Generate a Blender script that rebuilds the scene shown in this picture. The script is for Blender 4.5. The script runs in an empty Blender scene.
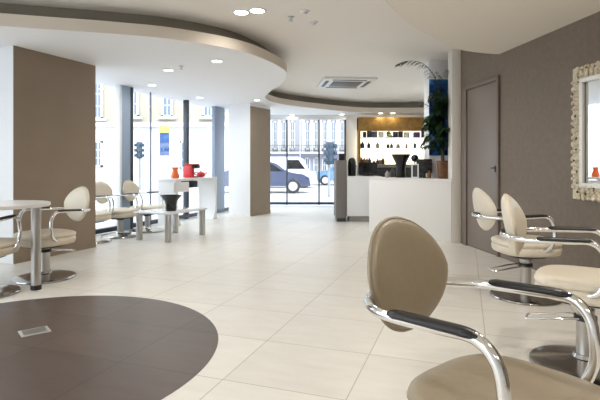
import bpy, bmesh, math, random
from mathutils import Vector, Matrix
random.seed(7)
PI = math.pi
S = bpy.context.scene
COL = S.collection

# ------------------------------------------------------------------ materials
def new_mat(name):
    m = bpy.data.materials.new(name); m.use_nodes = True
    nt = m.node_tree
    return m, nt, nt.nodes['Principled BSDF']
def srgb(r, g, b):
    f = lambda c: (c/255/12.92) if c/255 <= .04045 else ((c/255+.055)/1.055)**2.4
    return (f(r), f(g), f(b), 1)
def pbr(name, col, rough=.5, metal=0, noise=0, nscale=8, bump=0, coat=0, spec=.5):
    m, nt, b = new_mat(name)
    b.inputs['Base Color'].default_value = col
    b.inputs['Roughness'].default_value = rough
    b.inputs['Metallic'].default_value = metal
    b.inputs['Specular IOR Level'].default_value = spec
    if coat: b.inputs['Coat Weight'].default_value = coat
    if noise or bump:
        tc = nt.nodes.new('ShaderNodeTexCoord'); n = nt.nodes.new('ShaderNodeTexNoise')
        n.inputs['Scale'].default_value = nscale; n.inputs['Detail'].default_value = 5
        nt.links.new(tc.outputs['Object'], n.inputs['Vector'])
        if noise:
            r = nt.nodes.new('ShaderNodeValToRGB')
            c = Vector(col[:3])
            r.color_ramp.elements[0].position = .3; r.color_ramp.elements[1].position = .7
            r.color_ramp.elements[0].color = (*(c*(1-noise)), 1); r.color_ramp.elements[1].color = (*(c*(1+noise)), 1)
            nt.links.new(n.outputs['Fac'], r.inputs['Fac']); nt.links.new(r.outputs['Color'], b.inputs['Base Color'])
        if bump:
            bp = nt.nodes.new('ShaderNodeBump'); bp.inputs['Strength'].default_value = bump; bp.inputs['Distance'].default_value = .01
            nt.links.new(n.outputs['Fac'], bp.inputs['Height']); nt.links.new(bp.outputs['Normal'], b.inputs['Normal'])
    return m
def emit(name, col, strength):
    m, nt, b = new_mat(name)
    b.inputs['Base Color'].default_value = col
    b.inputs['Emission Color'].default_value = col; b.inputs['Emission Strength'].default_value = strength
    return m
TILE_ROT = math.radians(19.3)
def tile_mat(name, col, grout, rough, vary):
    """rectangular tiles turned with the room; grid fitted to the joints"""
    m, nt, b = new_mat(name); N = nt.nodes.new; L = nt.links.new
    tc = N('ShaderNodeTexCoord'); mp = N('ShaderNodeMapping'); mp.vector_type = 'TEXTURE'
    # u = across joints (n axis), v = along (a axis)
    mp.inputs['Rotation'].default_value = (0, 0, -TILE_ROT)
    L(tc.outputs['Object'], mp.inputs['Vector'])
    br = N('ShaderNodeTexBrick'); br.offset = 0; br.squash = 1
    br.inputs['Scale'].default_value = 1; br.inputs['Brick Width'].default_value = .705; br.inputs['Row Height'].default_value = .623
    br.inputs['Mortar Size'].default_value = .0035; br.inputs['Mortar Smooth'].default_value = .2
    c = Vector(col[:3])
    br.inputs['Color1'].default_value = (*(c*(1-vary)), 1); br.inputs['Color2'].default_value = (*(c*(1+vary)), 1)
    br.inputs['Mortar'].default_value = grout
    ad = N('ShaderNodeVectorMath'); ad.operation = 'ADD'
    ad.inputs[1].default_value = (.705*10+.58+.705-.705, .623*10-2.365+.623*4-.623*4, 0)
    L(mp.outputs['Vector'], ad.inputs[0]); L(ad.outputs['Vector'], br.inputs['Vector'])
    no = N('ShaderNodeTexNoise'); no.inputs['Scale'].default_value = 3; no.inputs['Detail'].default_value = 7; no.inputs['Roughness'].default_value = .65
    sc = N('ShaderNodeMapping'); sc.inputs['Scale'].default_value = (1, 3.5, 1)
    L(mp.outputs['Vector'], sc.inputs['Vector']); L(sc.outputs['Vector'], no.inputs['Vector'])
    mr = N('ShaderNodeMapRange'); mr.inputs['From Min'].default_value = .3; mr.inputs['From Max'].default_value = .7
    mr.inputs['To Min'].default_value = 1-vary*1.6; mr.inputs['To Max'].default_value = 1+vary*1.3
    L(no.outputs['Fac'], mr.inputs['Value'])
    mu = N('ShaderNodeVectorMath'); mu.operation = 'SCALE'
    L(br.outputs['Color'], mu.inputs[0]); L(mr.outputs['Result'], mu.inputs['Scale']); L(mu.outputs['Vector'], b.inputs['Base Color'])
    b.inputs['Roughness'].default_value = rough
    return m
def glass_mat(name, tint=(1, 1, 1, 1), refl=.08):
    m = bpy.data.materials.new(name); m.use_nodes = True; nt = m.node_tree; nt.nodes.clear(); N = nt.nodes.new; L = nt.links.new
    o = N('ShaderNodeOutputMaterial'); mx = N('ShaderNodeMixShader'); t = N('ShaderNodeBsdfTransparent'); g = N('ShaderNodeBsdfGlossy')
    g.inputs['Roughness'].default_value = .02; t.inputs['Color'].default_value = tint
    lw = N('ShaderNodeLayerWeight'); lw.inputs['Blend'].default_value = .25
    mr = N('ShaderNodeMapRange'); mr.inputs['To Min'].default_value = refl*.5; mr.inputs['To Max'].default_value = .6
    pw = N('ShaderNodeMath'); pw.operation = 'POWER'; pw.inputs[1].default_value = 2.5
    L(lw.outputs['Facing'], pw.inputs[0]); L(pw.outputs[0], mr.inputs['Value']); L(mr.outputs['Result'], mx.inputs['Fac'])
    L(t.outputs[0], mx.inputs[1]); L(g.outputs[0], mx.inputs[2]); L(mx.outputs[0], o.inputs['Surface'])
    return m

M = dict(
    floor=tile_mat('cream_tiles', (.75, .72, .66, 1), (.45, .42, .37, 1), .33, .035),
    inlay=tile_mat('brown_tiles', (.095, .068, .055, 1), (.035, .028, .024, 1), .36, .09),
    ceil=pbr('ceiling_white', (.88, .84, .785, 1), .8),
    ceil3=pbr('ceiling_cream', (.86, .80, .71, 1), .8),
    ceil2=pbr('ceiling_drop_white', (.86, .86, .86, 1), .7),
    fascia=pbr('beige_fascia', (.70, .63, .545, 1), .7),  # beige strip over the slab edge
    basechrome=pbr('dark_chrome', (.42, .41, .40, 1), .16, 1),
    recess=pbr('shaded_recess', (.27, .235, .19, 1), .8),  # dark tone carries the shadow inside the cove
    white=pbr('white_paint', (.82, .82, .82, 1), .6),
    jamb=pbr('cream_jamb_paint', (.78, .73, .66, 1), .6),
    taupe=pbr('taupe_wallpaper', (.172, .132, .096, 1), .62, noise=.09, nscale=18),
    brown=pbr('brown_panel', (.27, .205, .148, 1), .5, noise=.04, nscale=3),
    brown2=pbr('tan_panel', (.32, .255, .19, 1), .5, noise=.04, nscale=3),
    door=pbr('door_paint', (.205, .168, .142, 1), .42),
    doortrim=pbr('door_trim_paint', (.165, .125, .098, 1), .45),
    leather=pbr('cream_leather', (.70, .63, .51, 1), .38, noise=.03, nscale=40, bump=.08),
    tan=pbr('shaded_cream_leather', (.33, .27, .187, 1), .36, noise=.03, nscale=40, bump=.08),  # cream leather darkened: shade on the nearest chair put into its colour
    chrome=pbr('chrome', (.82, .82, .82, 1), .12, 1),
    steel=pbr('brushed_steel', (.50, .48, .45, 1), .32, 1),
    black=pbr('black_pad', (.012, .011, .013, 1), .35),
    blackgloss=pbr('black_gloss', (.006, .006, .007, 1), .2),
    dark=pbr('dark_grey', (.05, .05, .055, 1), .45),
    frame=pbr('blue_grey_frame', (.33, .42, .56, 1), .4),
    framedark=pbr('dark_frame', (.045, .055, .07, 1), .4),
    sidegrey=pbr('blue_grey_panel', (.25, .29, .36, 1), .45),
    glass=glass_mat('window_glass'),
    tableglass=pbr('white_glass_top', (.8, .82, .83, 1), .1, coat=.5),
    tabletop=pbr('white_laminate', (.8, .79, .77, 1), .3),
    deskwhite=pbr('desk_panel', (.76, .73, .69, 1), .5),
    deskgrey=pbr('grey_brown_panel', (.17, .155, .145, 1), .5),
    plinth=pbr('plinth', (.30, .29, .27, 1), .4),
    gold=pbr('gold_wood', (.36, .19, .035, 1), .4, noise=.25, nscale=9),
    lit=emit('lit_back_panel', (1, .93, .74, 1), 1.6),
    shelf=pbr('shelf_glass', (.85, .85, .8, 1), .2),
    terracotta=pbr('brown_pot', (.16, .065, .022, 1), .5, noise=.35, nscale=14),
    soil=pbr('soil', (.03, .02, .012, 1), .9),
    leaf=pbr('palm_leaf', (.018, .05, .016, 1), .45, noise=.3, nscale=6),
    stem=pbr('palm_stem', (.06, .07, .025, 1), .55),
    mframe=pbr('cream_carving', (.62, .54, .40, 1), .55, noise=.22, nscale=30, bump=.35),
    mhole=pbr('dark_recess', (.05, .04, .03, 1), .8),
    mwhite=pbr('white_moulding', (.8, .77, .72, 1), .4),
    mirror=pbr('mirror_silver', (.86, .88, .88, 1), .01, 1),
    lamp=emit('lamp_lens', (1, .95, .86, 1), 14),
    ring=pbr('lamp_ring', (.8, .8, .8, 1), .4),
    orange=pbr('orange_plastic', (.85, .16, .03, 1), .3),
    red=pbr('red_plastic', (.62, .02, .02, 1), .3),
    silver=pbr('silver_plate', (.62, .62, .62, 1), .35, .6),
    grille=pbr('grille', (.12, .115, .11, 1), .5),
    asphalt=pbr('street', (.50, .51, .53, 1), .85, noise=.06, nscale=1.2),
    pave=pbr('pavement', (.8, .8, .8, 1), .85, noise=.04, nscale=2),
    brick=pbr('pale_yellow_brick', (.40, .365, .29, 1), .85, noise=.06, nscale=12),
    stucco=pbr('white_stucco', (.6, .6, .6, 1), .8),
    stucco2=pbr('shaded_stucco', (.36, .36, .42, 1), .8),  # white stucco tinted lilac for the shadows between the pilasters
    pane=pbr('house_pane', (.16, .2, .26, 1), .15),
    paned=pbr('dark_house_pane', (.12, .14, .2, 1), .15),
    carblue=pbr('car_paint_dark_blue', (.045, .06, .12, 1), .25, coat=1),
    carwhite=pbr('car_paint_white', (.8, .82, .85, 1), .3, coat=1),
    cargrey=pbr('car_paint_blue', (.10, .22, .34, 1), .25, coat=1),
    tyre=pbr('tyre', (.03, .03, .035, 1), .8),
    signal=pbr('signal_black_blue', (.03, .05, .09, 1), .4),
    signalpole=pbr('signal_pole', (.25, .28, .32, 1), .5),
    lensoff=pbr('signal_lens', (.02, .06, .08, 1), .25),
    kyellow=pbr('sign_yellow', (.75, .70, .12, 1), .5),
    kblue=pbr('sign_blue', (.02, .08, .24, 1), .4, noise=.5, nscale=5),
    kpale=pbr('sign_pale', (.40, .50, .58, 1), .5),
    bottle=pbr('dark_bottle', (.035, .03, .03, 1), .3),
    bottle2=pbr('amber_bottle', (.22, .10, .03, 1), .3),
    bottle3=pbr('grey_bottle', (.28, .27, .25, 1), .35),
    boxblack=pbr('black_carton', (.02, .02, .028, 1), .5),
    boxblue=pbr('slate_carton', (.09, .10, .16, 1), .5),
    boxpurple=pbr('purple_carton', (.13, .06, .17, 1), .5),
    boxwhite=pbr('white_carton', (.75, .72, .66, 1), .5),
    green=pbr('small_green_leaf', (.13, .28, .03, 1), .5),
)
def poster_mat():
    m, nt, b = new_mat('blue_graphic'); N = nt.nodes.new; L = nt.links.new
    tc = N('ShaderNodeTexCoord'); n = N('ShaderNodeTexNoise'); n.inputs['Scale'].default_value = 3.2; n.inputs['Detail'].default_value = 3
    n.inputs['Distortion'].default_value = 1.2
    r = N('ShaderNodeValToRGB'); e = r.color_ramp.elements
    e[0].position = .36; e[0].color = (.008, .015, .045, 1); e[1].position = .5; e[1].color = (.015, .10, .34, 1)
    x = e.new(.6); x.color = (.03, .22, .6, 1); x = e.new(.68); x.color = (.4, .55, .75, 1)
    L(tc.outputs['Object'], n.inputs['Vector']); L(n.outputs['Fac'], r.inputs['Fac']); L(r.outputs['Color'], b.inputs['Base Color'])
    b.inputs['Roughness'].default_value = .25
    return m
M['poster'] = poster_mat()

# ------------------------------------------------------------------ mesh builder
def catmull(pts, n=8, closed=False):
    P = [Vector(p) for p in pts]; out = []
    m = len(P); rng = m if closed else m-1
    g = lambda i: P[i % m] if closed else P[max(0, min(m-1, i))]
    for i in range(rng):
        a, b, c, d = g(i-1), g(i), g(i+1), g(i+2)
        for k in range(n):
            t = k/n
            out.append(.5*((2*b)+(c-a)*t+(2*a-5*b+4*c-d)*t*t+(3*b-a-3*c+d)*t**3))
    if not closed: out.append(P[-1].copy())
    return out
class MB:
    def __init__(s): s.bm = bmesh.new()
    def box(s, c, size, rz=0, bev=0, rx=0, ry=0, seg=2):
        r = bmesh.ops.create_cube(s.bm, size=1)
        vs = r['verts']
        bmesh.ops.scale(s.bm, vec=size, verts=vs)
        if bev:
            es = list({e for v in vs for e in v.link_edges})
            q = bmesh.ops.bevel(s.bm, geom=es, offset=bev, segments=seg, profile=.5, affect='EDGES')
            vs = list({v for f in q['faces'] for v in f.verts} | {v for v in vs if v.is_valid})
        mt = Matrix.Translation(c) @ Matrix.Rotation(rz, 4, 'Z') @ Matrix.Rotation(ry, 4, 'Y') @ Matrix.Rotation(rx, 4, 'X')
        bmesh.ops.transform(s.bm, matrix=mt, verts=vs)
        return s
    def prism(s, poly, z0, z1):
        a = [s.bm.verts.new((p[0], p[1], z0)) for p in poly]; b = [s.bm.verts.new((p[0], p[1], z1)) for p in poly]
        n = len(poly)
        s.bm.faces.new(a[::-1]); s.bm.faces.new(b)
        for i in range(n): s.bm.faces.new((a[i], a[(i+1) % n], b[(i+1) % n], b[i]))
        return s
    def profile(s, poly, x0, x1, axis='y'):
        """extrude an (x,z) outline along y"""
        a = [s.bm.verts.new((p[0], x0, p[1])) for p in poly]; b = [s.bm.verts.new((p[0], x1, p[1])) for p in poly]
        n = len(poly)
        s.bm.faces.new(a); s.bm.faces.new(b[::-1])
        for i in range(n): s.bm.faces.new((a[i], b[i], b[(i+1) % n], a[(i+1) % n]))
        return s
    def tube(s, pts, r, seg=12, closed=False, smooth=0, rfun=None, flat=1):
        P = catmull(pts, smooth, closed) if smooth else [Vector(p) for p in pts]
        n = len(P); rings = []; up = None
        for i, p in enumerate(P):
            if closed: t = P[(i+1) % n]-P[i-1]
            else: t = P[min(n-1, i+1)]-P[max(0, i-1)]
            t.normalize()
            if up is None:
                up = Vector((0, 0, 1)) if abs(t.z) < .9 else Vector((1, 0, 0))
            u = (up-t*up.dot(t)).normalized(); up = u; w = t.cross(u)
            rr = r*(rfun(i/(n-1)) if rfun else 1)
            rings.append([s.bm.verts.new(p+(u*math.cos(2*PI*k/seg)*flat+w*math.sin(2*PI*k/seg))*rr) for k in range(seg)])
        for i in range(n if closed else n-1):
            A, B = rings[i], rings[(i+1) % n]
            for k in range(seg): s.bm.faces.new((A[k], A[(k+1) % seg], B[(k+1) % seg], B[k]))
        if not closed:
            s.bm.faces.new(rings[0][::-1]); s.bm.faces.new(rings[-1])
        return s
    def lathe(s, prof, c=(0, 0, 0), seg=32, sx=1, sy=1, power=2, hz=1):
        """revolve (r,z) profile; power>2 gives a rounded square"""
        rings = []
        for r, z in prof:
            ring = []
            for k in range(seg):
                a = 2*PI*k/seg; ca, sa = math.cos(a), math.sin(a)
                if power != 2:
                    q = (abs(ca)**power+abs(sa)**power)**(-1/power)
                else: q = 1
                ring.append(s.bm.verts.new((c[0]+r*q*ca*sx, c[1]+r*q*sa*sy, c[2]+z*hz)))
            rings.append(ring)
        for A, B in zip(rings, rings[1:]):
            for k in range(seg): s.bm.faces.new((A[k], A[(k+1) % seg], B[(k+1) % seg], B[k]))
        s.bm.faces.new(rings[0][::-1]); s.bm.faces.new(rings[-1])
        return s
    def ball(s, c, r, sc=(1, 1, 1), seg=10):
        q = bmesh.ops.create_uvsphere(s.bm, u_segments=seg, v_segments=max(5, seg//2+1), radius=r)
        bmesh.ops.scale(s.bm, vec=sc, verts=q['verts']); bmesh.ops.translate(s.bm, vec=c, verts=q['verts'])
        return s
    def quad(s, *p):
        s.bm.faces.new([s.bm.verts.new(q) for q in p]); return s
    def build(s, name, mat, parent=None, smooth=True, loc=None, angle=40):
        bmesh.ops.recalc_face_normals(s.bm, faces=s.bm.faces)
        me = bpy.data.meshes.new(name); s.bm.to_mesh(me); s.bm.free()
        me.materials.append(M[mat])
        if smooth:
            me.polygons.foreach_set('use_smooth', [True]*len(me.polygons))
            me.set_sharp_from_angle(angle=math.radians(angle))
        o = bpy.data.objects.new(name, me); COL.objects.link(o)
        if parent: o.parent = parent
        if loc: o.location = loc
        return o
def tag(o, label, cat, group=None, kind=None):
    o['label'] = label; o['category'] = cat
    if group: o['group'] = group
    if kind: o['kind'] = kind
    return o
def thing(name, label, cat, loc=(0, 0, 0), rz=0, group=None):
    o = bpy.data.objects.new(name, None); COL.objects.link(o); o.location = loc; o.rotation_euler = (0, 0, rz)
    o.empty_display_size = .1
    return tag(o, label, cat, group)
def struct(o):
    o['kind'] = 'structure'; return o
def dup(root, loc, rz, label, group=None):
    r = root.copy(); COL.objects.link(r); r.location = loc; r.rotation_euler = (0, 0, rz); r['label'] = label
    if group: r['group'] = group
    for ch in root.children:
        c = ch.copy(); COL.objects.link(c); c.parent = r
        for g in ch.children:
            d = g.copy(); COL.objects.link(d); d.parent = c
    return r
def empty_struct(name, loc=(0, 0, 0), rz=0):
    o = bpy.data.objects.new(name, None); COL.objects.link(o); o.location = loc; o.rotation_euler = (0, 0, rz); o['kind'] = 'structure'
    return o

ZL, ZT, ZU = 2.65, 2.785, 2.97          # drop ceiling underside, lip top, upper ceiling
F, H, HZ = 475., 1.2, 165.
def gp(px, Y): return (px-300)/F*Y       # X of a picture column at depth Y

# ------------------------------------------------------------------ setting
wl = lambda Y: -3.5+.38*(Y-8.1)          # line of the left glazing
wr = lambda Y: 3.39-.126*Y               # line of the right wall
YB = 13.9
room = [(-6, -3.6), (4.2, -3.6), (4.2, YB+.15), (wl(YB), YB+.15), (wl(5.86), 5.86), (-6, 5.2)]
struct(MB().prism(room, -.25, 0).build('floor', 'floor', smooth=False))
cx, cy, cr = -1.845, 3.06, 1.30
struct(MB().prism([(cx+cr*math.cos(2*PI*k/128), cy+cr*math.sin(2*PI*k/128)) for k in range(128)], .0004, .0018).build('floor_inlay', 'inlay', smooth=False))
outer = [(-6.3, -3.8), (4.4, -3.8), (4.4, YB+.3), (wl(YB)-.25, YB+.3), (wl(5.7)-.3, 5.86), (-6.3, 5.4)]
struct(MB().prism(outer, ZU, ZU+.2).build('ceiling', 'ceil', smooth=False))

def drop(name, curve, rest, mat, inward):
    """dropped ceiling slab with a thin lip and a recess wall set back above it"""
    C = [Vector((p[0], p[1], 0)) for p in catmull([(x, y, 0) for x, y in curve], 7)]
    o = MB().prism([(p.x, p.y) for p in C]+rest, ZL, ZT).build(name, mat, smooth=True, angle=30)
    struct(o)
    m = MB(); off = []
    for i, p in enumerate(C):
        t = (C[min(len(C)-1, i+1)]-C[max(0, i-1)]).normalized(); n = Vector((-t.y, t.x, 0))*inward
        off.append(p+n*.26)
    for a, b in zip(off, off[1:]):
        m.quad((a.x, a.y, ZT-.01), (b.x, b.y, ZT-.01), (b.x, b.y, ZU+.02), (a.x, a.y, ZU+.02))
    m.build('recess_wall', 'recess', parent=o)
    m = MB()
    for i in range(len(C)-1):
        t = (C[i+1]-C[i]).normalized(); n = Vector((-t.y, t.x, 0))*-inward*.003
        a, b = C[i]+n, C[i+1]+n
        m.quad((a.x, a.y, ZL+.002), (b.x, b.y, ZL+.002), (b.x, b.y, ZT), (a.x, a.y, ZT))
    bmesh.ops.remove_doubles(m.bm, verts=m.bm.verts, dist=.004)
    bmesh.ops.solidify(m.bm, geom=m.bm.faces, thickness=.002)
    m.build('fascia', 'fascia', parent=o)
    return o
drop('ceiling_left', [(-6.2, 3.9), (-5.2, 4.2), (-4.2, 4.58), (-3.13, 4.955), (-2.08, 5.25), (-1.44, 5.5), (-.8, 6.0), (-.45, 6.6), (-.23, 7.3), (-.24, 7.95),
     (-.38, 8.65), (-.6, 9.43), (-.75, 10.3), (-.55, 11.1), (0, 11.8), (.79, 12.5), (1.5, 13.0), (2.1, 13.15), (3.0, 13.15), (4.2, 13.0)],
     [(4.2, YB+.2), (wl(YB)-.2, YB+.2), (wl(5.7)-.25, 5.8), (-6.2, 5.3)], 'ceil2', 1)
drop('ceiling_right', [(-.1, -3.5), (-.1, 0), (0, 1.5), (.25, 2.7), (.5, 3.55), (.75, 4.17), (.967, 4.59), (1.16, 4.92), (1.40, 5.25), (1.74, 5.68), (2.05, 6.0), (2.5, 6.2), (2.9, 6.25)],
     [(3.9, 6.25), (3.9, -3.5)], 'ceil3', -1)

# walls
def wall(name, pts, th, z0, z1, mat, parent=None):
    (x0, y0), (x1, y1) = pts
    d = Vector((x1-x0, y1-y0)).normalized(); n = Vector((d.y, -d.x))*th
    return struct(MB().prism([(x0, y0), (x1, y1), (x1+n.x, y1+n.y), (x0+n.x, y0+n.y)], z0, z1).build(name, mat, parent, smooth=False))
wallr = wall('wall_right', [(wr(7.3), 7.3), (wr(-3.6), -3.6)], -.16, 0, ZU, 'taupe')
wall('wall_reception', [(3.95, YB), (2.62, 8.0)], -.12, 0, ZU, 'white')
wall('wall_back', [(-6, -3.6), (4, -3.6)], .15, 0, ZU, 'white')
wall('wall_far', [(1.34, YB), (4.0, YB)], -.15, 0, ZU, 'white')
wall('wall_left', [(-6, 5.2), (wl(5.86), 5.86)], -.12, 0, ZL, 'white')
struct(MB().box((2.41, 7.4, ZU/2), (.15, .2, ZU), bev=.006).build('trim_1', 'jamb'))
struct(MB().box((2.41, 8.16, ZU/2), (.48, .3, ZU), bev=.006).build('wall_column', 'white'))

struct(MB().box((2.56, 7.66, ZU/2), (.12, .72, ZU)).build('wall_return', 'taupe', smooth=False))

# pillars with brown panels
def pillar(name, a, b, depth, ptop, mat, side=.0):
    a, b = Vector(a), Vector(b); d = (b-a).normalized(); n = Vector((-d.y, d.x))*depth
    o = struct(MB().prism([tuple(a), tuple(b), tuple(b+n), tuple(a+n)], 0, ZL).build(name, 'white', smooth=False))
    e = Vector((d.y, -d.x))*.012
    MB().prism([tuple(a), tuple(a+e), tuple(b+e), tuple(b)], .0, ptop).build('panel', mat, o, smooth=False)
    MB().prism([tuple(a+e), tuple(a+e*1.6), tuple(b+e*1.6), tuple(b+e)], 0, .07).build('skirting', mat, o, smooth=False)
    return o
pillar('wall_pillar_left', (-3.48, 5.76), (-3.0, 6.95), .72, ZL, 'brown')
pillar('wall_pillar_middle', (gp(250, 11.1), 11.1), (gp(270, 11.85), 11.85), .62, 2.58, 'brown2')

# glazing on the left: posts, rails, panes
def at_line(px):                          # where picture column px meets the left glazing
    k = (px-300)/F
    Y = (-3.5-.38*8.1)/(k-.38)
    return (k*Y, Y)
ang = math.atan2(1, .38)
w1 = empty_struct('window_1')
def post(px0, px1, mat, name, dep=.1):
    (xa, ya), (xb, yb) = at_line(px0), at_line(px1)
    c = ((xa+xb)/2, (ya+yb)/2, ZL/2); L = math.hypot(xb-xa, yb-ya)
    MB().box(c, (L, dep, ZL), ang, bev=.006).build(name, mat, w1)
post(119.5, 128, 'frame', 'mullion', .12); post(128, 130.5, 'framedark', 'mullion', .14)
post(117.6, 119.5, 'white', 'mullion', .12)
post(150, 151, 'sidegrey', 'glazing_joint', .03)
post(185, 187.4, 'framedark', 'mullion', .1)
post(213.5, 223, 'sidegrey', 'side_panel', .1)
d1 = Vector((.38, 1)).normalized()
A = Vector((wl(5.9), 5.9)); B = Vector((wl(YB), YB)); mid = (A+B)/2; L1 = (B-A).length
MB().box((mid.x, mid.y, .06), (L1, .1, .08), ang, bev=.004).build('bottom_rail', 'framedark', w1)
MB().box((mid.x, mid.y, 1.35), (L1, .012, 2.55), ang).build('glass_pane', 'glass', w1, smooth=False)
# far glazing
w2 = empty_struct('window_2')
for px in (287, 319, 345): MB().box((gp(px, YB), YB, 1.28), (.045, .1, 2.5), bev=.005).build('mullion', 'framedark', w2)
MB().box((0, YB, 2.6), (2.75, .12, .16), bev=.004).build('header', 'white', w2)
MB().box((.02, YB, .08), (2.65, .1, .07), bev=.004).build('bottom_rail', 'framedark', w2)
MB().box((.02, YB, 1.3), (2.65, .012, 2.4)).build('glass_pane', 'glass', w2, smooth=False)
# shop window on the left of the room
w3 = empty_struct('window_3')
MB().box((-6, .8, .08), (.1, 8.8, .1), bev=.004).build('bottom_rail', 'framedark', w3)
MB().box((-6, .8, 1.5), (.012, 8.8, 2.9)).build('glass_pane', 'glass', w3, smooth=False)
for y in (-3.4, -1.4, .8, 3.0, 5.1): MB().box((-6, y, 1.49), (.1, .1, 2.96), bev=.005).build('mullion', 'frame', w3)

# door in the right wall
dw = Vector((-.126, 1)).normalized(); drz = math.atan2(dw.y, dw.x)   # local x = away from camera, y = into the room
door = empty_struct('door_1', (wr(6.66), 6.66, 0), drz)
MB().box((0, .004, 1.16), (.84, .008, 2.28), bev=.002).build('door_leaf', 'door', door)
for x in (-.445, .475): MB().box((x, .015, 1.185), (.05 if x < 0 else .11, .03, 2.37), bev=.004).build('door_jamb', 'doortrim', door)
MB().box((0.02, .015, 2.345), (.96, .03, .06), bev=.004).build('door_head', 'doortrim', door)
MB().box((-.37, .014, 1.15), (.03, .012, .09), bev=.004).box((-.345, .05, 1.16), (.07, .014, .014), bev=.005).box((-.37, .035, 1.16), (.014, .04, .014)).build('door_handle', 'dark', door)
# skirting
wallb = MB(); 
for y0, y1 in ((-3.5, 6.15),):
    a = Vector((wr(y0), y0)); b = Vector((wr(y1), y1)); c = (a+b)/2
    wallb.box((c.x-.008, c.y, .04), ((b-a).length, .016, .08), drz)
struct(wallb.build('baseboard_right', 'doortrim', smooth=False))

# ------------------------------------------------------------------ styling chair
def superloop(a, b, p, n):
    out = []
    for k in range(n):
        t = 2*PI*k/n; c, s = math.cos(t), math.sin(t)
        q = (abs(c)**p+abs(s)**p)**(-1/p); out.append((a*q*c, b*q*s))
    return out
def make_chair(name, label, leather, group):
    root = thing(name, label, 'chair', group=group)
    # seat: two stacked cushion layers with a seam groove
    prof = [(.05, -.13), (.22, -.13), (.252, -.12), (.262, -.10), (.265, -.075), (.262, -.056), (.252, -.050), (.262, -.044), (.268, -.03), (.262, -.012), (.24, .0), (.19, .008), (.1, .012), (.02, .013)]
    MB().lathe(prof, (0, 0, .55), 56, 1, 1, 3.2).build('seat', leather, root, angle=60)
    MB().lathe([(.03, 0), (.16, 0), (.17, .012), (.16, .025), (.03, .025)], (0, 0, .396), 24, power=4).build('seat_plate', 'dark', root)
    # backrest: oval pad, curved round the sitter and leaning back
    bm = MB(); N, R = 44, 9; HW, HH, TH = .21, .192, .034
    def pt(r, t, side):
        y = HW*r*math.cos(t); z = HH*r*math.sin(t)
        y *= 1-.10*(z/HH if z > 0 else .5*-z/HH)
        th = TH*math.sqrt(max(0, 1-r**5))
        x = 1.1*y*y+side*th+(.012*(1-r*r) if side > 0 else 0)
        lean = math.radians(11)
        return (-.41+x*math.cos(lean)-z*math.sin(lean), y, .82+z*math.cos(lean)+x*math.sin(lean))
    rings = []
    rs = [.12, .3, .5, .68, .82, .91, .96, .985, 1.0]
    for r in rs: rings.append([bm.bm.verts.new(pt(r, 2*PI*k/N, 1)) for k in range(N)])
    for r in rs[-2::-1]: rings.append([bm.bm.verts.new(pt(r, 2*PI*k/N, -1)) for k in range(N)])
    for a, b in zip(rings, rings[1:]):
        for k in range(N): bm.bm.faces.new((a[k], a[(k+1) % N], b[(k+1) % N], b[k]))
    bm.bm.faces.new(rings[0]); bm.bm.faces.new(rings[-1])
    bk = bm.build('backrest', leather, root, angle=75)
    MB().tube([pt(1.0, 2*PI*k/N, 0) for k in range(N)], .007, 6, closed=True).build('piping', leather, bk)
    # chrome tube that loops behind the back and comes down in front of each arm
    half = [(0, .235, .47), (.07, .268, .50), (.108, .28, .58), (.112, .28, .66), (.094, .28, .735), (.04, .28, .778), (-.06, .28, .776), (-.2, .28, .768), (-.29, .262, .764), (-.375, .205, .762), (-.44, .1, .762)]
    pts = half+[(-.458, 0, .762)]+[(x, -y, z) for x, y, z in reversed(half)]
    MB().tube(pts, .0165, 12, smooth=6).build('arm_frame', 'chrome', root)
    MB().box((-.445, 0, .765), (.04, .1, .05), bev=.008).build('back_bracket', 'dark', root)
    for sgn in (1, -1):
        n = 15; m = MB()
        m.tube([(-.225+.275*i/(n-1), .28*sgn, .777+.012*i/(n-1)-(.006*max(0, (i/(n-1)-.75)/.25)**2)) for i in range(n)], .0225, 16, flat=.6,
               rfun=lambda t: min(1, .7+9*t, .6+4*(1-t)))
        m.build('armrest', 'black', root)
        MB().tube([(-.02, .2*sgn, .44), (-.02, .245*sgn, .465)], .016, 10).build('arm_mount', 'chrome', root)
    MB().lathe([(.034, 0), (.034, .27)], (0, 0, .15), 20).build('piston', 'chrome', root)
    # fixed lower part
    MB().lathe([(.02, 0), (.3, 0), (.305, .008), (.3, .018), (.27, .027), (.2, .038), (.12, .05), (.07, .06), (.06, .08), (.02, .08)], (0, 0, 0), 56).build('base', 'basechrome', root)
    MB().lathe([(.048, 0), (.048, .25), (.05, .255), (.05, .275), (.036, .28)], (0, 0, .07), 24).build('column', 'steel', root)
    MB().lathe([(.05, 0), (.062, .004), (.062, .03), (.05, .034)], (0, 0, .275), 24).build('collar', 'black', root)
    MB().tube([(-.03, .05, .29), (-.12, .06, .28), (-.29, .06, .25), (-.315, .045, .247), (-.315, -.045, .247), (-.29, -.06, .25), (-.12, -.06, .28), (-.03, -.05, .29)], .007, 8, smooth=4).build('pump_lever', 'chrome', root)
    return root
UPPER = {'seat', 'seat_plate', 'backrest', 'arm_frame', 'back_bracket', 'armrest', 'arm_mount', 'piston'}
def lower(root, dz):
    for c in root.children:
        if c.name.split('.')[0] in UPPER: c.location.z = dz
def face(dx, dy): return math.atan2(dy, dx)
CG = 'salon styling chairs'
near = make_chair('styling_chair', 'large shaded cream leather styling chair nearest the camera, with oval back and black armrests', 'tan', CG)
near.location = (.5625+.1*.64-.010, 1.43-.1*.77+.01, 0); near.rotation_euler.z = face(.64, -.77)
proto = make_chair('styling_chair', 'cream styling chair cut by the right edge, below the ornate mirror, in front of another', 'leather', CG)
proto.location = (1.70, 2.83, 0); proto.rotation_euler.z = face(.83, -.555)
lower(proto, 0)
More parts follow.
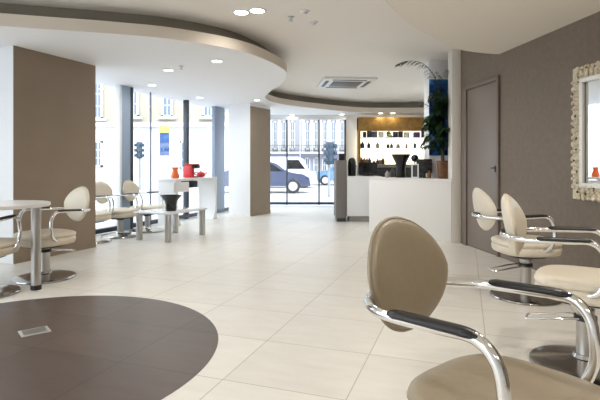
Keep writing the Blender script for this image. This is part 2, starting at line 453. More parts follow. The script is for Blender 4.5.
c2 = dup(proto, (2.055, 4.33, 0), face(1, .02), 'cream styling chair standing closest to the brown door, side on')
lower(c2, -.02)
c3 = dup(proto, (-2.71, 5.05, 0), face(-.5, -.87), 'cream styling chair in front of the brown pillar, turned to the round-ended table'); lower(c3, -.06)
c4 = dup(proto, (-2.95, 4.42, 0), face(.05, 1), 'cream styling chair cut by the left edge, pushed under the white table'); lower(c4, -.06)
for (x, y), lb in zip(((-3.27, 7.43), (-3.03, 8.0), (-2.77, 8.62)),
        ('cream waiting chair mostly hidden by the brown pillar, its chrome base showing',
         'cream waiting chair by the window right of the brown pillar, middle of three',
         'cream waiting chair by the window, the one closest to the white console table')):
    c = dup(proto, (x, y, 0), face(.93, -.36), lb); lower(c, -.09)

# ------------------------------------------------------------------ tables
t = thing('work_table', 'white round-ended table on steel legs at the left edge', 'table', (-2.9, 4.6, 0))
def stadium(x0, x1, r, n=20):
    out = [(x1-r+r*math.cos(a), r*math.sin(a)) for a in [(-.5+i/n)*PI for i in range(n+1)]]
    return out+[(x0, r), (x0, -r)]
MB().prism(stadium(-1.5, .42, .43), .795, .80).prism(stadium(-1.5, .43, .44), .80, .828).build('tabletop', 'tabletop', t, smooth=True, angle=30)
for x, y in ((.355, -.02), (-1.35, -.3), (-1.35, .3)):
    lg = MB().lathe([(.044, .02), (.044, .795)], (x, y, 0), 24).build('leg', 'steel', t)
    MB().lathe([(.042, 0), (.048, .004), (.048, .045), (.042, .047)], (x, y, 0), 24).build('foot', 'black', lg)
# coffee table
u = Vector((.415, .91)).normalized(); v = Vector((u.y, -u.x))
ct = thing('coffee_table', 'low white table with four steel legs in front of the waiting chairs', 'table', (-2.13, 7.9, 0), math.atan2(u.y, u.x))
MB().box((0, 0, .445), (1.02, .70, .03), bev=.008).build('tabletop', 'tableglass', ct)
for x in (-.44, .44):
    for y in (-.29, .29):
        MB().box((x, y, .215), (.075, .075, .43), bev=.006).build('leg', 'steel', ct)
def funnel(name, label, loc, sc, mat='blackgloss', hz=1):
    o = MB().lathe([(.06*sc, 0), (.085*sc, 0), (.088*sc, .01*sc), (.085*sc, .1*sc), (.10*sc, .16*sc), (.15*sc, .22*sc), (.175*sc, .25*sc), (.172*sc, .253*sc), (.14*sc, .222*sc), (.08*sc, .16*sc), (.02*sc, .15*sc)], (0, 0, 0), 36, hz=hz).build(name, mat, loc=loc)
    return tag(o, label, 'bowl')
funnel('flared_bowl', 'black flared bowl on the low coffee table', (gp(171, 7.68), 7.68, .46), 1.0)
# console by the glazing
q = Vector((-2.06, 10.75)); p = Vector((-2.63, 9.35)); cd = (q-p).normalized(); cm = (p+q)/2; CL = (q-p).length
con = thing('console_table', 'tall white console table along the window with curved slab legs', 'table', (cm.x, cm.y, 0), math.atan2(cd.y, cd.x))
MB().box((0, 0, .905), (CL, .44, .05), bev=.01).build('tabletop', 'tabletop', con)
for sx in (-1, 1):
    m = MB(); out = []
    for i in range(13):
        z = .88*i/12; out.append((sx*(CL/2-.02), z))
    for i in range(13):
        z = .88*(1-i/12); w = .05+.10*abs(z/.44-1)**2.2; out.append((sx*(CL/2-.02-w), z))
    m.profile(out, -.22, .22).build('leg', 'tabletop', con, angle=30)
MB().box((-.05, -.02, .80), (.24, .3, .14), bev=.01).build('drawer', 'black', con)
MB().box((-.55, -.2, .76), (.5, .02, .2), bev=.004).build('apron', 'tabletop', con)
def on_con(x, y, z=.93):
    c, s_ = cd.x, cd.y
    return (cm.x+x*c-y*s_, cm.y+x*s_+y*c, z)
crz = math.atan2(cd.y, cd.x)
o = MB().lathe([(.05, 0), (.085, .004), (.085, .05), (.06, .12), (.05, .17), (.07, .22), (.06, .225), (.03, .2)], (0, 0, 0), 24).build('vase', 'orange', loc=on_con(-.48, 0))
tag(o, 'orange vase at the left on the white console table', 'vase')
cf = thing('coffee_machine', 'red and black capsule coffee machine on the white console table', 'coffee machine', on_con(.08, .02), crz-PI/2)
MB().box((.0, -.05, .13), (.2, .12, .26), bev=.02).build('body', 'red', cf)
MB().box((0, .05, .235), (.24, .28, .08), bev=.025).build('head', 'blackgloss', cf)
MB().box((0, .05, .285), (.22, .26, .02), bev=.008).build('lid', 'red', cf)
MB().box((0, .09, .015), (.18, .18, .03), bev=.006).build('drip_tray', 'black', cf)
MB().lathe([(.015, 0), (.012, .04)], (0, .1, .165), 12).build('spout', 'chrome', cf)
tp = thing('teapot', 'small red teapot beside the coffee machine', 'teapot', on_con(.46, .02), crz-PI/2)
MB().lathe([(.04, 0), (.085, .02), (.1, .06), (.08, .1), (.04, .12), (.015, .125), (.018, .14), (.004, .15)], (0, 0, 0), 24).build('body', 'red', tp)
MB().tube([(.08, 0, .05), (.13, 0, .08), (.16, 0, .12)], .013, 10, smooth=4, rfun=lambda t: 1.3-.6*t).build('spout', 'red', tp)
MB().tube([(-.08, 0, .1), (-.14, 0, .11), (-.15, 0, .06), (-.09, 0, .035)], .01, 8, smooth=5).build('handle', 'dark', tp)

# ------------------------------------------------------------------ reception
PL = Vector((1.235, 8.5)); PR = Vector((2.325, 7.30)); ud = (PR-PL).normalized(); DL = (PR-PL).length; drd = math.atan2(ud.y, ud.x)
def on_desk(x, y, z=.98):
    return (PL.x+ud.x*x-ud.y*y, PL.y+ud.y*x+ud.x*y, z)
dk = thing('reception_desk', 'white reception desk with a plain tall front, holding the palm', 'desk', (PL.x, PL.y, 0), drd)
MB().box((DL/2, .03, .47), (DL, .06, .94), bev=.006).build('front_panel', 'deskwhite', dk)
nd = Vector((-ud.y, ud.x)); far = PL+nd*.40; fl = lambda x: far.y+ud.y*(x-far.x)/ud.x
lw_ = [PL, PR, Vector((2.325, 7.515)), Vector((2.48, 7.515)), Vector((2.48, fl(2.48))), Vector((2.225, 8.0)), Vector((2.15, 8.0)), Vector((2.15, fl(2.15))), far]
MB().prism([((p_-PL).dot(ud), (p_-PL).dot(nd)) for p_ in lw_], .94, .98).build('ledge', 'deskwhite', dk, smooth=False)
MB().box((.03, .23, .47), (.06, .34, .94), bev=.004).build('end_panel', 'deskwhite', dk)
MB().box((.35, .5, .72), (.58, .42, .03), bev=.004).build('worktop', 'deskgrey', dk)
sc_ = thing('service_counter', 'lower white counter with a grey end behind the reception desk', 'counter', (0, 0, 0))
MB().box((1.36, 10.32, .54), (.74, .6, .84), bev=.006).build('front_panel', 'white', sc_)
MB().box((1.38, 10.34, .06), (.66, .54, .12)).build('plinth', 'plinth', sc_, smooth=False)
MB().box((.872, 10.34, .69), (.225, .66, 1.22), bev=.006).build('end_block', 'deskgrey', sc_)
MB().box((.88, 10.36, .04), (.19, .58, .08)).build('plinth', 'dark', sc_, smooth=False)
bc = thing('back_counter', 'dark counter under the lit product display', 'counter', (0, 0, 0))
MB().box((2.55, 12.9, .57), (1.95, .6, 1.14), bev=.004).build('front_panel', 'black', bc)
MB().box((2.55, 12.88, 1.17), (2.0, .68, .05), bev=.006).build('worktop', 'deskgrey', bc)

# lit display
YD = 13.55; X0, X1 = gp(357.5, YD), gp(429.5, YD)
dp = thing('product_display', 'gold framed product display with lit back panel and glass shelves', 'display', (0, YD, 0))
dh = 2.545; z_ = lambda y, Y=YD-.1: H+(HZ-y)/F*Y
MB().box(((X0+X1)/2, .0, (2.17+dh)/2), (X1-X0, .3, dh-2.17), bev=.006).build('header', 'gold', dp)
MB().box((X0+.035, 0, (dh+1.2)/2), (.07, .32, dh-1.2), bev=.005).build('side_panel', 'gold', dp)
MB().box((X1-.05, 0, (2.2+1.2)/2), (.1, .32, 1.0), bev=.005).build('side_panel', 'dark', dp)
MB().box(((X0+X1)/2, .14, 1.7), (X1-X0-.1, .02, .98)).build('back_panel', 'lit', dp, smooth=False)
for zs in (1.975, 1.675): MB().box(((X0+X1)/2, 0, zs), (X1-X0-.16, .26, .014)).build('shelf', 'shelf', dp, smooth=False)
MB().box((2.62, .0, 1.205), (1.9, .3, .03)).build('base_board', 'deskgrey', dp, smooth=False)

def carton(px0, px1, z, h, mat, lb, grp):
    Y = YD-.05; x0, x1 = gp(px0, Y), gp(px1, Y)
    tag(MB().box((0, 0, h/2), (x1-x0, .14, h), bev=.005).build('product_box', mat, loc=((x0+x1)/2, Y, z)), lb, 'box', grp)
for a, b, h, mt, lb in ((363, 366, .16, 'boxblack', 'black carton at the left end of the top display shelf'), (367, 371.5, .18, 'boxblack', 'wide black carton second from the left on the top display shelf'),
        (372, 377, .17, 'boxblue', 'slate blue carton on the top display shelf'), (378.5, 383.5, .16, 'boxwhite', 'white carton left of the small green plant on the top shelf'),
        (393, 397.5, .16, 'boxblack', 'black carton right of the small green plant on the top shelf'), (398.5, 402.5, .17, 'boxblack', 'black carton second right of the green plant on the top shelf'),
        (404, 409, .15, 'boxwhite', 'white carton towards the right on the top display shelf'), (413.5, 419.5, .15, 'boxpurple', 'purple carton on the top display shelf'),
        (421.5, 425.5, .18, 'boxblack', 'black carton at the right end of the top display shelf')):
    carton(a, b, 1.982, h, mt, lb, 'cartons on the top display shelf')
pl = thing('small_plant', 'little green plant trailing from the top display shelf', 'plant', (gp(389, YD-.09), YD-.07, 1.982))
MB().lathe([(.04, 0), (.05, .0), (.06, .09), (.05, .09), (.02, .07)], seg=20).build('pot', 'boxwhite', pl)
m = MB()
for k in range(26):
    a = random.uniform(0, 2*PI); r = random.uniform(.02, .11); zz = .15-r*1.2+random.uniform(-.05, .06)
    m.ball((r*math.cos(a), r*math.sin(a)*.7-.02, zz), .03, (1, .5, .8), 6)
m.build('foliage', 'green', pl)
pb = {}
def bottle(px, z, w, h, mat, lb, grp, Y=YD-.05):
    key = (mat, w, h)
    if key not in pb:
        pb[key] = MB().lathe([(w*.6, 0), (w, .004), (w, h*.62), (w*.8, h*.7), (w*.4, h*.75), (w*.4, h), (w*.1, h)], seg=16)
        o = pb[key] = pb[key].build('product_bottle', mat)
    else:
        o = pb[key].copy(); COL.objects.link(o)
    o.location = (gp(px, Y), Y, z); tag(o, lb, 'bottle', grp)
G2 = 'bottles on the middle display shelf'
for px, mt, w, h in ((362.5, 'bottle', .055, .19), (368.8, 'bottle', .05, .17), (377.5, 'bottle3', .05, .17), (388, 'bottle', .045, .14), (391.5, 'bottle', .045, .14), (398, 'bottle3', .055, .13), (406.5, 'bottle2', .035, .14), (414.8, 'bottle', .04, .17), (421, 'bottle3', .03, .1)):
    lb = {'bottle': 'dark product bottle on the middle shelf of the lit display', 'bottle3': 'grey product bottle on the middle shelf of the lit display', 'bottle2': 'amber product bottle on the middle shelf of the lit display'}[mt]
    bottle(px, 1.682, w, h, mt, lb, G2)
G3 = 'bottles along the foot of the display'
for px, mt, w, h in ((361.5, 'bottle', .05, .2), (364.2, 'bottle2', .05, .2), (367, 'bottle2', .05, .19), (369.5, 'bottle', .05, .2), (374, 'bottle', .04, .12), (377.5, 'bottle', .045, .16), (380, 'bottle2', .045, .16), (383, 'bottle', .05, .2)):
    lb = {'bottle': 'dark bottle standing at the foot of the lit display', 'bottle2': 'amber bottle standing at the foot of the lit display'}[mt]
    bottle(px, 1.221, w, h, mt, lb, G3)

# things on the desks
funnel('flared_vase', 'black flared vase on the reception desk, left of the palm', on_desk(.50, .26), .95, hz=1.7)
mon = thing('monitor', 'small black monitor on the reception desk beside the white frame', 'monitor', on_desk(.95, .29), drd+.5)
MB().box((0, 0, .2), (.26, .03, .24), bev=.01).build('screen', 'blackgloss', mon)
MB().box((0, .03, .05), (.05, .03, .1), bev=.004).build('stand', 'black', mon); MB().lathe([(.02, 0), (.1, 0), (.1, .01), (.02, .014)], (0, .02, 0), 24).build('foot', 'black', mon)
bu = thing('bulb_lamp', 'black round-headed desk lamp behind the white frame on the reception desk', 'lamp', on_desk(.74, .33), 0)
MB().lathe([(.02, 0), (.06, 0), (.06, .015), (.012, .02), (.012, .28)], seg=20).build('stand', 'black', bu); MB().ball((0, 0, .335), .065, seg=18).build('lamp_head', 'blackgloss', bu)
fr = thing('photo_frame', 'small white upright frame on the reception desk', 'frame', on_desk(.86, .16), drd+.45)
MB().box((-.05, 0, .12), (.022, .025, .24), bev=.003).box((.05, 0, .12), (.022, .025, .24), bev=.003).box((0, 0, .23), (.12, .025, .022), bev=.003).box((0, 0, .011), (.12, .025, .022), bev=.003).build('border', 'white', fr)
MB().box((0, .004, .12), (.085, .01, .2)).build('picture', 'dark', fr, smooth=False)
for (x, y, w, h, mt, lb) in ((.30, .14, .04, .12, 'bottle3', 'grey bottle on the reception desk left of the flared vase'), (.26, .33, .045, .16, 'bottle', 'dark bottle at the left end of the reception desk'),
                         (1.1, .2, .035, .13, 'bottle2', 'amber bottle on the reception desk between monitor and palm')):
    o = MB().lathe([(w*.6, 0), (w, .004), (w, h*.62), (w*.8, h*.7), (w*.4, h*.75), (w*.4, h), (w*.1, h)], seg=18).build('desk_bottle', mt, loc=on_desk(x, y)); tag(o, lb, 'bottle')
cs = thing('till_screen', 'wide black till screen standing on the lower white counter', 'monitor', (1.47, 10.3, .96), .1)
MB().box((0, 0, .17), (.42, .04, .26), bev=.01).build('screen', 'blackgloss', cs); MB().box((0, .03, .05), (.08, .04, .1), bev=.004).build('stand', 'black', cs); MB().box((0, .02, .008), (.22, .16, .016), bev=.004).build('foot', 'black', cs)
o = MB().lathe([(.04, 0), (.085, .005), (.09, .2), (.085, .32), (.06, .38), (.02, .4)], seg=24).build('canister', 'blackgloss', loc=(1.13, 10.33, .96)); tag(o, 'tall black rounded canister left of the till screen', 'canister')
o = MB().box((0, 0, .075), (.12, .12, .15), bev=.012).build('speaker', 'black', loc=(.90, 10.3, 1.30)); tag(o, 'small black speaker on top of the grey counter end', 'speaker')
ps = MB().box((0, 0, 0), (.42, .02, 1.28)).build('poster', 'poster', loc=(2.385, 7.998, 2.0), smooth=False); tag(ps, 'tall blue graphic poster on the wall behind the palm', 'poster')

# palm
PX, PY, PZ = on_desk(1.36, .235)
palm = thing('potted_palm', 'tall dark green palm in a brown pot on the reception desk', 'plant', (PX, PY, PZ))
MB().lathe([(.07, 0), (.088, 0), (.092, .01), (.108, .26), (.116, .265), (.116, .29), (.1, .29), (.095, .25), (.02, .25)], (0, 0, 0), 32, power=3.5).build('pot', 'terracotta', palm)
MB().lathe([(.01, 0), (.094, 0)], (0, 0, .262), 24).build('soil', 'soil', palm)
def frond(base, ctrl, nl, ll, droop, spread=.9):
    P = catmull([base]+ctrl, 10)
    m = MB(); m.tube(P, .006, 6, rfun=lambda t: 1.2-.9*t)
    n = len(P)
    for i in range(nl):
        tt = .22+.78*i/(nl-1); k = min(n-2, int(tt*(n-1))); p = P[k].lerp(P[k+1], tt*(n-1)-k); d = (P[k+1]-P[k]).normalized()
        side = d.cross(Vector((0, 0, 1)))
        if side.length < .05: side = Vector((1, 0, 0))
        side.normalize(); l = ll*(math.sin(PI*min(1, .2+.8*tt))*.75+.3)
        for sg in (1, -1):
            dr = (d*random.uniform(.55, .9)+side*sg*spread*random.uniform(.7, 1.1)+Vector((0, 0, random.uniform(-.2, .15)))).normalized()
            w = dr.cross(Vector((0, 0, 1))).normalized()*.014
            a = p; b = p+dr*l*.45+Vector((0, 0, -droop*l*.1)); c = p+dr*l+Vector((0, 0, -droop*l*.5))
            q = [m.bm.verts.new(x) for x in (a, b-w, b+w, c)]
            m.bm.faces.new((q[0], q[1], q[2])); m.bm.faces.new((q[1], q[3], q[2]))
    return m.build('frond', 'leaf', palm, smooth=False)
b0 = lambda: (random.uniform(-.035, .035), random.uniform(-.035, .035), .26)
for k in range(4):
    x, y = random.uniform(-.04, .04), random.uniform(-.04, .04)
    MB().tube([(x, y, .24), (x*1.3, y*1.3, .6), (x*1.6-.02, y*1.6, .95)], .014, 8, smooth=4, rfun=lambda t: 1-.4*t).build('stem', 'stem', palm)
# the long frond that arches up and to the left, then the bushy rest
frond((-.03, -.02, .95), [(-.07, -.05, 1.3), (-.18, -.08, 1.62), (-.38, -.12, 1.83), (-.62, -.16, 1.86), (-.8, -.2, 1.8)], 26, .17, 1.3, .55)
frond((-.02, .0, .9), [(-.03, -.06, 1.25), (-.08, -.14, 1.5), (-.2, -.24, 1.66)], 15, .15, .5)
frond((-.02, .0, .8), [(-.14, -.04, 1.05), (-.36, -.1, 1.2), (-.58, -.15, 1.22)], 15, .14, .8)
frond((.0, .0, .8), [(-.12, -.04, .95), (-.25, -.1, 1.0), (-.36, -.15, .92)], 15, .16, .8)
frond((.02, 0, .95), [(.05, -.06, 1.3), (.03, -.12, 1.55), (-.03, -.2, 1.7)], 18, .15, .5)
frond((.01, 0, .9), [(.03, -.05, 1.15), (.05, -.1, 1.3), (.09, -.16, 1.32)], 18, .15, .8)
for k in range(42):
    a = random.uniform(PI*.92, PI*1.48); r = random.uniform(.14, .36); zb = random.uniform(.28, .98); up = random.uniform(.15, .5)
    ca, sa = math.cos(a), math.sin(a)
    frond((.01*ca, .01*sa, zb), [(.3*r*ca, .3*r*sa, zb+up*.6), (.7*r*ca, .7*r*sa, zb+up), (r*ca, r*sa, zb+up*random.uniform(.6, 1.0))], 19, random.uniform(.13, .2), random.uniform(.6, 1.5))

# ------------------------------------------------------------------ mirror
MY = 4.25
mi = thing('wall_mirror', 'large mirror in an ornate carved cream frame on the taupe wall', 'mirror', (wr(MY-.04), MY-.04, .86), drz)
W_, H_, FW = 1.2, 1.31, .15
m = MB()
def ring4(m, w0, h0, w1, h1, y0, y1):
    for (x, z, sx, sz) in ((0, H_/2+(h0+h1)/4, w0, (h0-h1)/2), (0, H_/2-(h0+h1)/4, w0, (h0-h1)/2), ((w0+w1)/4, H_/2, (w0-w1)/2, h1), (-(w0+w1)/4, H_/2, (w0-w1)/2, h1)):
        m.box((x, (y0+y1)/2, z), (sx, y1-y0, sz), bev=.006)
ring4(m, W_, H_, W_-2*FW+.04, H_-2*FW+.04, .002, .03)
random.seed(3)
def per(s):                                # walk round the frame's centre line
    w, h = W_-FW, H_-FW; P = 2*(w+h); s = s % P
    if s < w: return (-w/2+s, FW/2), (1, 0)
    s -= w
    if s < h: return (w/2, FW/2+s), (0, 1)
    s -= h
    if s < w: return (w/2-s, H_-FW/2), (1, 0)
    s -= w
    return (-w/2, H_-FW/2-s), (0, 1)
P_ = 2*(W_-FW+H_-FW); n = 64
for i in range(n):
    (x, z), (tx, tz) = per(P_*i/n)
    for off in (-.06, -.03, 0, .03, .06):
        j = random.uniform(-.012, .012)
        xx, zz = x+(off*tz)+tx*j, z+(off*tx)+tz*j
        m.ball((xx, .032+random.uniform(0, .012), zz), random.uniform(.014, .024), (1, .8, 1), 7)
    if i % 2 == 0:                         # scrolls that break the outer edge
        sg = 1 if (tx and z > H_/2) or (tz and x > 0) else -1
        cx_, cz_ = x+sg*FW*.36*tz, z+sg*FW*.36*tx
        m.tube([(cx_+.02*math.cos(t_*PI/5), .034, cz_+.02*math.sin(t_*PI/5)) for t_ in range(10)], .011, 6, closed=True)
nf = len(m.bm.faces)
for i in range(40):
    (x, z), (tx, tz) = per(P_*(i+.3)/40); off = random.uniform(-.05, .05)
    m.ball((x+off*tz, .052, z+off*tx), random.uniform(.008, .014), (1, .5, 1), 6)
cfo = m.build('carved_frame', 'mframe', mi, angle=60)
cfo.data.materials.append(M['mhole'])
for pg in cfo.data.polygons:
    if pg.index >= nf: pg.material_index = 1
m = MB(); ring4(m, W_-2*FW+.06, H_-2*FW+.06, W_-2*FW-.03, H_-2*FW-.03, .02, .055); m.build('inner_moulding', 'mwhite', mi)
MB().box((0, .012, H_/2), (W_-2*FW+.02, .012, H_-2*FW+.02)).build('mirror_glass', 'mirror', mi, smooth=False)

# ------------------------------------------------------------------ ceiling fittings, lamps
def area(x, y, z, e, col=(1, .94, .86), r=.09, spread=150):
    l = bpy.data.lights.new('lamp_and_fill', 'AREA'); l.shape = 'DISK'; l.size = r*2; l.energy = e; l.color = col; l.spread = math.radians(spread)
    o = bpy.data.objects.new('lamp_and_fill', l); o.location = (x, y, z); COL.objects.link(o); return o
first = [None]
def downlight(x, y, z, e, lb, r=.075, g='recessed ceiling downlights'):
    if first[0] is None:
        t = thing('downlight', lb, 'ceiling light', (x, y, z), 0, g)
        MB().lathe([(.066, 0), (.068, -.008), (.085, -.006), (.088, 0)], seg=28).build('trim_ring', 'ring', t)
        MB().lathe([(.005, -.003), (.066, -.003), (.066, -.001), (.005, -.001)], seg=24).build('lens', 'lamp', t)
        first[0] = t
    else: t = dup(first[0], (x, y, z), 0, lb, g)
    t.scale = (r/.075,)*3
    area(x, y, z-.02, e)
EL, EU = 3, 9
for x, y, lb in ((-2.01, 7.25, 'round downlight in the round drop ceiling, above the waiting chairs'), (-1.157, 6.62, 'round downlight in the round drop ceiling, nearest its curved edge'),
        (-2.68, 8.6, 'round downlight in the drop ceiling close to the left window'), (-2.15, 10.2, 'round downlight over the white console table'),
        (-.96, 10.6, 'round downlight above the tan pillar'), (-.23, 13.72, 'round downlight over the far window, left of two'), (1.2, 13.62, 'round downlight over the far window, right of two'),
        (2.25, 13.28, 'round downlight over the gold display, left of two'), (2.6, 13.28, 'round downlight over the gold display, right of two')):
    downlight(x, y, ZL, EL if y < 13 else .7, lb)
for x, y, lb in ((-.68, 5.5, 'left lamp of the bright pair in the upper ceiling'), (-.49, 5.44, 'right lamp of the bright pair in the upper ceiling')):
    downlight(x, y, ZU, 3, lb, r=.09, g='paired lamps in the upper ceiling')
# added fill lights without fittings, over the near room and upper ceiling
for x, y, z, e in ((-1.4, 3.4, ZU, EU), (-3.2, 3.2, ZU, EU), (-1.4, 1.2, ZU, EU), (-3.4, 0.8, ZU, EU), (-2.2, -1.4, ZU, EU), (1.2, 8.6, ZU, EU), (.5, 10.6, ZU, EU), (.8, 6.9, ZU, EU),
                (1.2, 2.6, ZL, EU), (2.3, 3.3, ZL, EU), (1.6, .8, ZL, EU), (2.4, -.8, ZL, EU), (.8, -1.6, ZL, EU), (3.0, 11.0, ZU, EU)):
    area(x, y, z-.02, e)
def sprinkler(x, y, z, lb):
    t = thing('sprinkler', lb, 'sprinkler', (x, y, z))
    MB().lathe([(.005, 0), (.04, 0), (.04, -.008), (.015, -.014), (.012, -.04), (.005, -.04)], seg=16).build('body', 'silver', t)
    MB().lathe([(.004, -.05), (.028, -.05), (.028, -.046), (.004, -.044)], seg=16).tube([(.01, 0, -.038), (.012, 0, -.048)], .003, 6).tube([(-.01, 0, -.038), (-.012, 0, -.048)], .003, 6).build('deflector', 'steel', t)
sprinkler(-1.74, 6.96, ZL, 'small sprinkler in the round drop ceiling between two downlights')
sprinkler(-.107, 5.68, ZU, 'small sprinkler in the upper ceiling, right of the bright lamp pair')
for x, y, lb in ((.057, 5.46, 'round grey detector in the upper ceiling, nearer of two'), (.17, 5.88, 'round grey detector in the upper ceiling, farther of two')):
    t = thing('smoke_detector', lb, 'detector', (x, y, ZU))
    MB().lathe([(.01, 0), (.055, 0), (.055, -.01), (.045, -.016), (.01, -.018)], seg=24).build('base', 'ring', t); MB().lathe([(.01, -.016), (.03, -.016), (.026, -.034), (.008, -.038)], seg=20).build('sensor', 'silver', t)
ac = thing('air_conditioner', 'square white ceiling air conditioner with dark grille', 'air conditioner', (.97, 10.15, ZU), .1)
MB().box((0, 0, -.02), (1.1, 1.2, .04), bev=.015).build('panel', 'ring', ac)
MB().box((0, 0, -.044), (.62, .62, .012), bev=.003).build('grille', 'grille', ac)
for k in range(4):
    a = k*PI/2; MB().box((.44*math.cos(a), .46*math.sin(a), -.042), (.07, .7, .012), a, bev=.003).build('louvre', 'grille', ac)
fb = thing('floor_socket', 'small silver socket cover set in the dark round floor area', 'socket cover', (-1.905, 3.41, .0018), TILE_ROT+PI/2+.35)
MB().box((0, 0, .003), (.15, .19, .006), bev=.002).build('plate', 'silver', fb); MB().box((0, 0, .0068), (.115, .15, .0012)).build('flap', 'steel', fb, smooth=False)

# ------------------------------------------------------------------ the street outside
GZ = -.1
struct(MB().box((-8, 40, GZ-.1), (160, 130, .2)).build('ground', 'asphalt', smooth=False))
# cream corner house seen through the left glazing
YH = 26.
hs = thing('corner_house', 'cream brick house with white ground floor across the street, left window', 'building', (0, YH, GZ))
MB().box((-10.8, 3, 1.7), (14, 6, 3.4)).build('ground_floor', 'stucco', hs, smooth=False)
MB().box((-10.8, 3.05, 7.4), (14, 6, 8)).build('upper_wall', 'brick', hs, smooth=False)
MB().box((-10.8, -.05, 3.5), (14.1, .25, .28), bev=.03).build('string_course', 'stucco', hs)
def hwin(par, px0, px1, y0, y1, Y, mat='pane', dep=0.0, bars=2, sill=True):
    x0, x1 = gp(px0, Y), gp(px1, Y); z1 = H+(HZ-y0)/F*Y-GZ; z0 = H+(HZ-y1)/F*Y-GZ
    f = MB(); cxx, czz = (x0+x1)/2, (z0+z1)/2; w, h = x1-x0, z1-z0
    for dx in (-w/2, w/2): f.box((cxx+dx, dep-.03, czz), (.1, .14, h+.1))
    for dz in (-h/2, h/2): f.box((cxx, dep-.03, czz+dz), (w+.1, .14, .1))
    for k in range(1, bars+1): f.box((cxx, dep-.03, z0+h*k/(bars+1)), (w, .06, .05))
    f.box((cxx, dep-.03, czz), (.05, .06, h))
    if sill: f.box((cxx, dep-.12, z0-.12), (w+.5, .3, .14))
    wo = f.build('window', 'stucco', par, smooth=False)
    MB().box((cxx, dep-.01, czz), (w, .05, h)).build('pane', mat, wo, smooth=False)
hwin(hs, 94, 102, 82, 118, YH); hwin(hs, 130, 138, 80, 116, YH); hwin(hs, 163, 172, 84, 116, YH); hwin(hs, 204, 212, 84, 116, YH)
hwin(hs, 95, 102, 142, 166, YH, sill=False); hwin(hs, 181, 187, 142, 168, YH, sill=False)
# row of white houses seen through the far window
YT = 38.
for (px0, px1, lb, mt) in ((225, 300, 'white terraced house with tall windows, left half of the far window view', 'stucco2'), (300.3, 420, 'pale terraced house with tall windows, right half of the far window view', 'stucco2')):
    x0, x1 = gp(px0, YT), gp(px1, YT)
    th = thing('terraced_house', lb, 'building', (0, YT, GZ), 0, 'terraced houses over the road')
    MB().box(((x0+x1)/2, 3, 5), (x1-x0, 6, 10)).build('wall', mt, th, smooth=False)
    MB().box(((x0+x1)/2, -.3, 2.25), (x1-x0, .9, .14), bev=.02).build('balcony_slab', 'stucco', th)
    rl = MB()
    for zz in (2.42, 2.85): rl.box(((x0+x1)/2, -.68, zz), (x1-x0, .03, .035))
    nb = int((x1-x0)/.16)
    for i in range(nb): rl.box((x0+(i+.5)*.16, -.68, 2.6), (.018, .018, .5))
    rl.build('railing', 'framedark', th, smooth=False)
    px = px0+3
    while px < px1-4:
        xx = gp(px, YT)
        MB().box((xx-.02, -.12, 4.9), (.26, .26, 5.2), bev=.02).build('pilaster', 'stucco', th)
        hwin(th, px+2.3, px+6.2, 122, 149, YT, 'pane', -.02, 2, False); hwin(th, px+2.3, px+6.2, 92, 114, YT, 'pane', -.02, 2, False)
        hwin(th, px+2.0, px+6.2, 158, 172, YT, 'paned', -.02, 1, False)
        px += 8.6
def car(name, label, x, y, mat, sx=1, scale=1, van=False):
    t = thing(name, label, 'car', (x, y, GZ)); L = 4.2*scale
    if van: out = [(-2.1, .3), (-2.1, 1.9), (-1.9, 2.05), (.9, 2.05), (1.25, 1.9), (1.65, 1.15), (2.1, 1.0), (2.15, .35)]
    else: out = [(-2.1, .32), (-2.12, .75), (-2.0, .95), (-1.75, 1.02), (-1.3, 1.38), (-.9, 1.46), (.2, 1.46), (.55, 1.36), (1.05, .98), (1.75, .88), (2.05, .72), (2.1, .34)]
    pts = [(px_*sx*scale, pz*scale) for px_, pz in out]
    m = MB().profile(pts, -.85*scale, .85*scale)
    m.build('body', mat, t, angle=30)
    for side in (-1, 1):
        g = [(-1.2, 1.06), (-.92, 1.36), (.15, 1.36), (.42, 1.3), (.85, 1.0)] if not van else [(.2, 1.25), (.2, 1.85), (.95, 1.85), (1.4, 1.25)]
        MB().profile([(px_*sx*scale, pz*scale) for px_, pz in g], side*.845*scale, side*.862*scale).build('side_window', 'blackgloss', t, smooth=False)
        for wx in (-1.25, 1.3):
            w = MB(); w.lathe([(.1, -.1), (.3, -.1), (.33, -.07), (.33, .07), (.3, .1), (.1, .1)], seg=24)
            bmesh.ops.rotate(w.bm, verts=w.bm.verts, cent=(0, 0, 0), matrix=Matrix.Rotation(PI/2, 3, 'X'))
            bmesh.ops.translate(w.bm, verts=w.bm.verts, vec=(wx*sx*scale, side*.8*scale, .33))
            wo = w.build('wheel', 'tyre', t)
            w = MB(); w.lathe([(.02, -.115), (.2, -.115), (.21, -.1), (.21, .1), (.2, .115), (.02, .115)], seg=20)
            bmesh.ops.rotate(w.bm, verts=w.bm.verts, cent=(0, 0, 0), matrix=Matrix.Rotation(PI/2, 3, 'X'))
            bmesh.ops.translate(w.bm, verts=w.bm.verts, vec=(wx*sx*scale, side*.8*scale, .33))
            w.build('hub_cap', 'silver', wo)
    MB().box((2.06*sx*scale, -.6*scale, .66*scale), (.08, .3, .13), bev=.02).build('headlight', 'ring', t); MB().box((2.06*sx*scale, .6*scale, .66*scale), (.08, .3, .13), bev=.02).build('headlight', 'ring', t)
    return t
car('parked_car', 'dark blue car on the street, seen through the far window', -1.62, 22.5, 'carblue')
car('parked_van', 'white van behind the dark blue car in the street', -.9, 27.5, 'carwhite', van=True, scale=.86)
car('passing_car', 'blue car farther along the street, partly behind the counter end', 2.9, 31, 'cargrey', sx=-1)
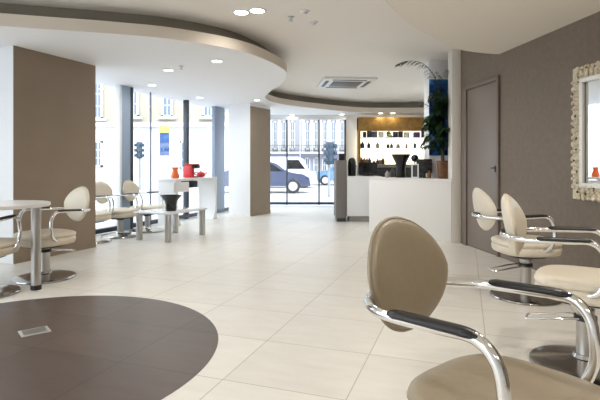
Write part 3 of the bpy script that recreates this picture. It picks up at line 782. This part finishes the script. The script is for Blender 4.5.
def signal(name, label, px, Y, ytop, s):
    t = thing(name, label, 'traffic light', (gp(px, Y), Y, GZ), .25); zt = H+(HZ-ytop)/F*Y-GZ
    MB().tube([(0, .08, 0), (0, .08, zt)], .055, 10).build('pole', 'signalpole', t)
    MB().box((0, -.04, zt-.45*s), (.3*s, .2*s, .9*s), bev=.03).build('housing', 'signal', t)
    for k in range(3):
        zz = zt-(.17+.28*k)*s
        MB().lathe([(.02, 0), (.1*s, 0), (.1*s, .02), (.02, .03)], seg=18).build('lens', 'lensoff', t).matrix_local = Matrix.Translation((0, -.04-.1*s, zz)) @ Matrix.Rotation(PI/2, 4, 'X')
        m = MB(); n = 10
        for sgx in (-1, 1): m.box((sgx*.2*s, -.1, zz), (.12*s, .26*s, .16*s), bev=.02)
        m.build('visor', 'signal', t)
signal('traffic_light', 'traffic light on the pavement seen through the left window', 139.5, 24.5, 142, .95)
signal('traffic_light', 'traffic light seen through the far window, beside the counter end', 329.5, 19, 142, 1.0)
ki = thing('street_sign', 'tall blue street sign with yellow top seen through the left window', 'sign', (gp(164.5, 20), 20, GZ))
MB().box((0, 0, .85), (.34, .12, 1.7), bev=.01).build('lower_panel', 'kpale', ki); MB().box((0, 0, 2.18), (.38, .14, .96), bev=.01).build('blue_panel', 'kblue', ki); MB().box((0, 0, 2.8), (.42, .16, .28), bev=.01).build('top_panel', 'kyellow', ki)

# ------------------------------------------------------------------ light, world, camera
w = bpy.data.worlds.new('World'); S.world = w; w.use_nodes = True
bg = w.node_tree.nodes['Background']; bg.inputs['Color'].default_value = (.80, .90, 1, 1); bg.inputs['Strength'].default_value = 3.4
sun = bpy.data.lights.new('sun', 'SUN'); sun.energy = 1.2; sun.angle = .02; sun.color = (1, .96, .9)
so = bpy.data.objects.new('sun', sun); COL.objects.link(so); so.rotation_euler = Vector((-.35, 1, -1.1)).to_track_quat('-Z', 'Y').to_euler()
cam = bpy.data.cameras.new('camera'); co = bpy.data.objects.new('camera', cam); COL.objects.link(co)
cam.sensor_width = 36; cam.lens = F/600*36; cam.shift_y = -35/600; cam.clip_start = .02
co.location = (0, 0, H); co.rotation_euler = (PI/2, 0, 0)
S.camera = co
S.view_settings.view_transform = 'Standard'; S.view_settings.look = 'None'; S.view_settings.exposure = .3; S.view_settings.gamma = 1
S.view_settings.use_curve_mapping = False
S.cycles.max_bounces = 10; S.cycles.diffuse_bounces = 5; S.cycles.transparent_max_bounces = 12
S.cycles.caustics_reflective = False; S.cycles.caustics_refractive = False
S.cycles.sample_clamp_indirect = 8
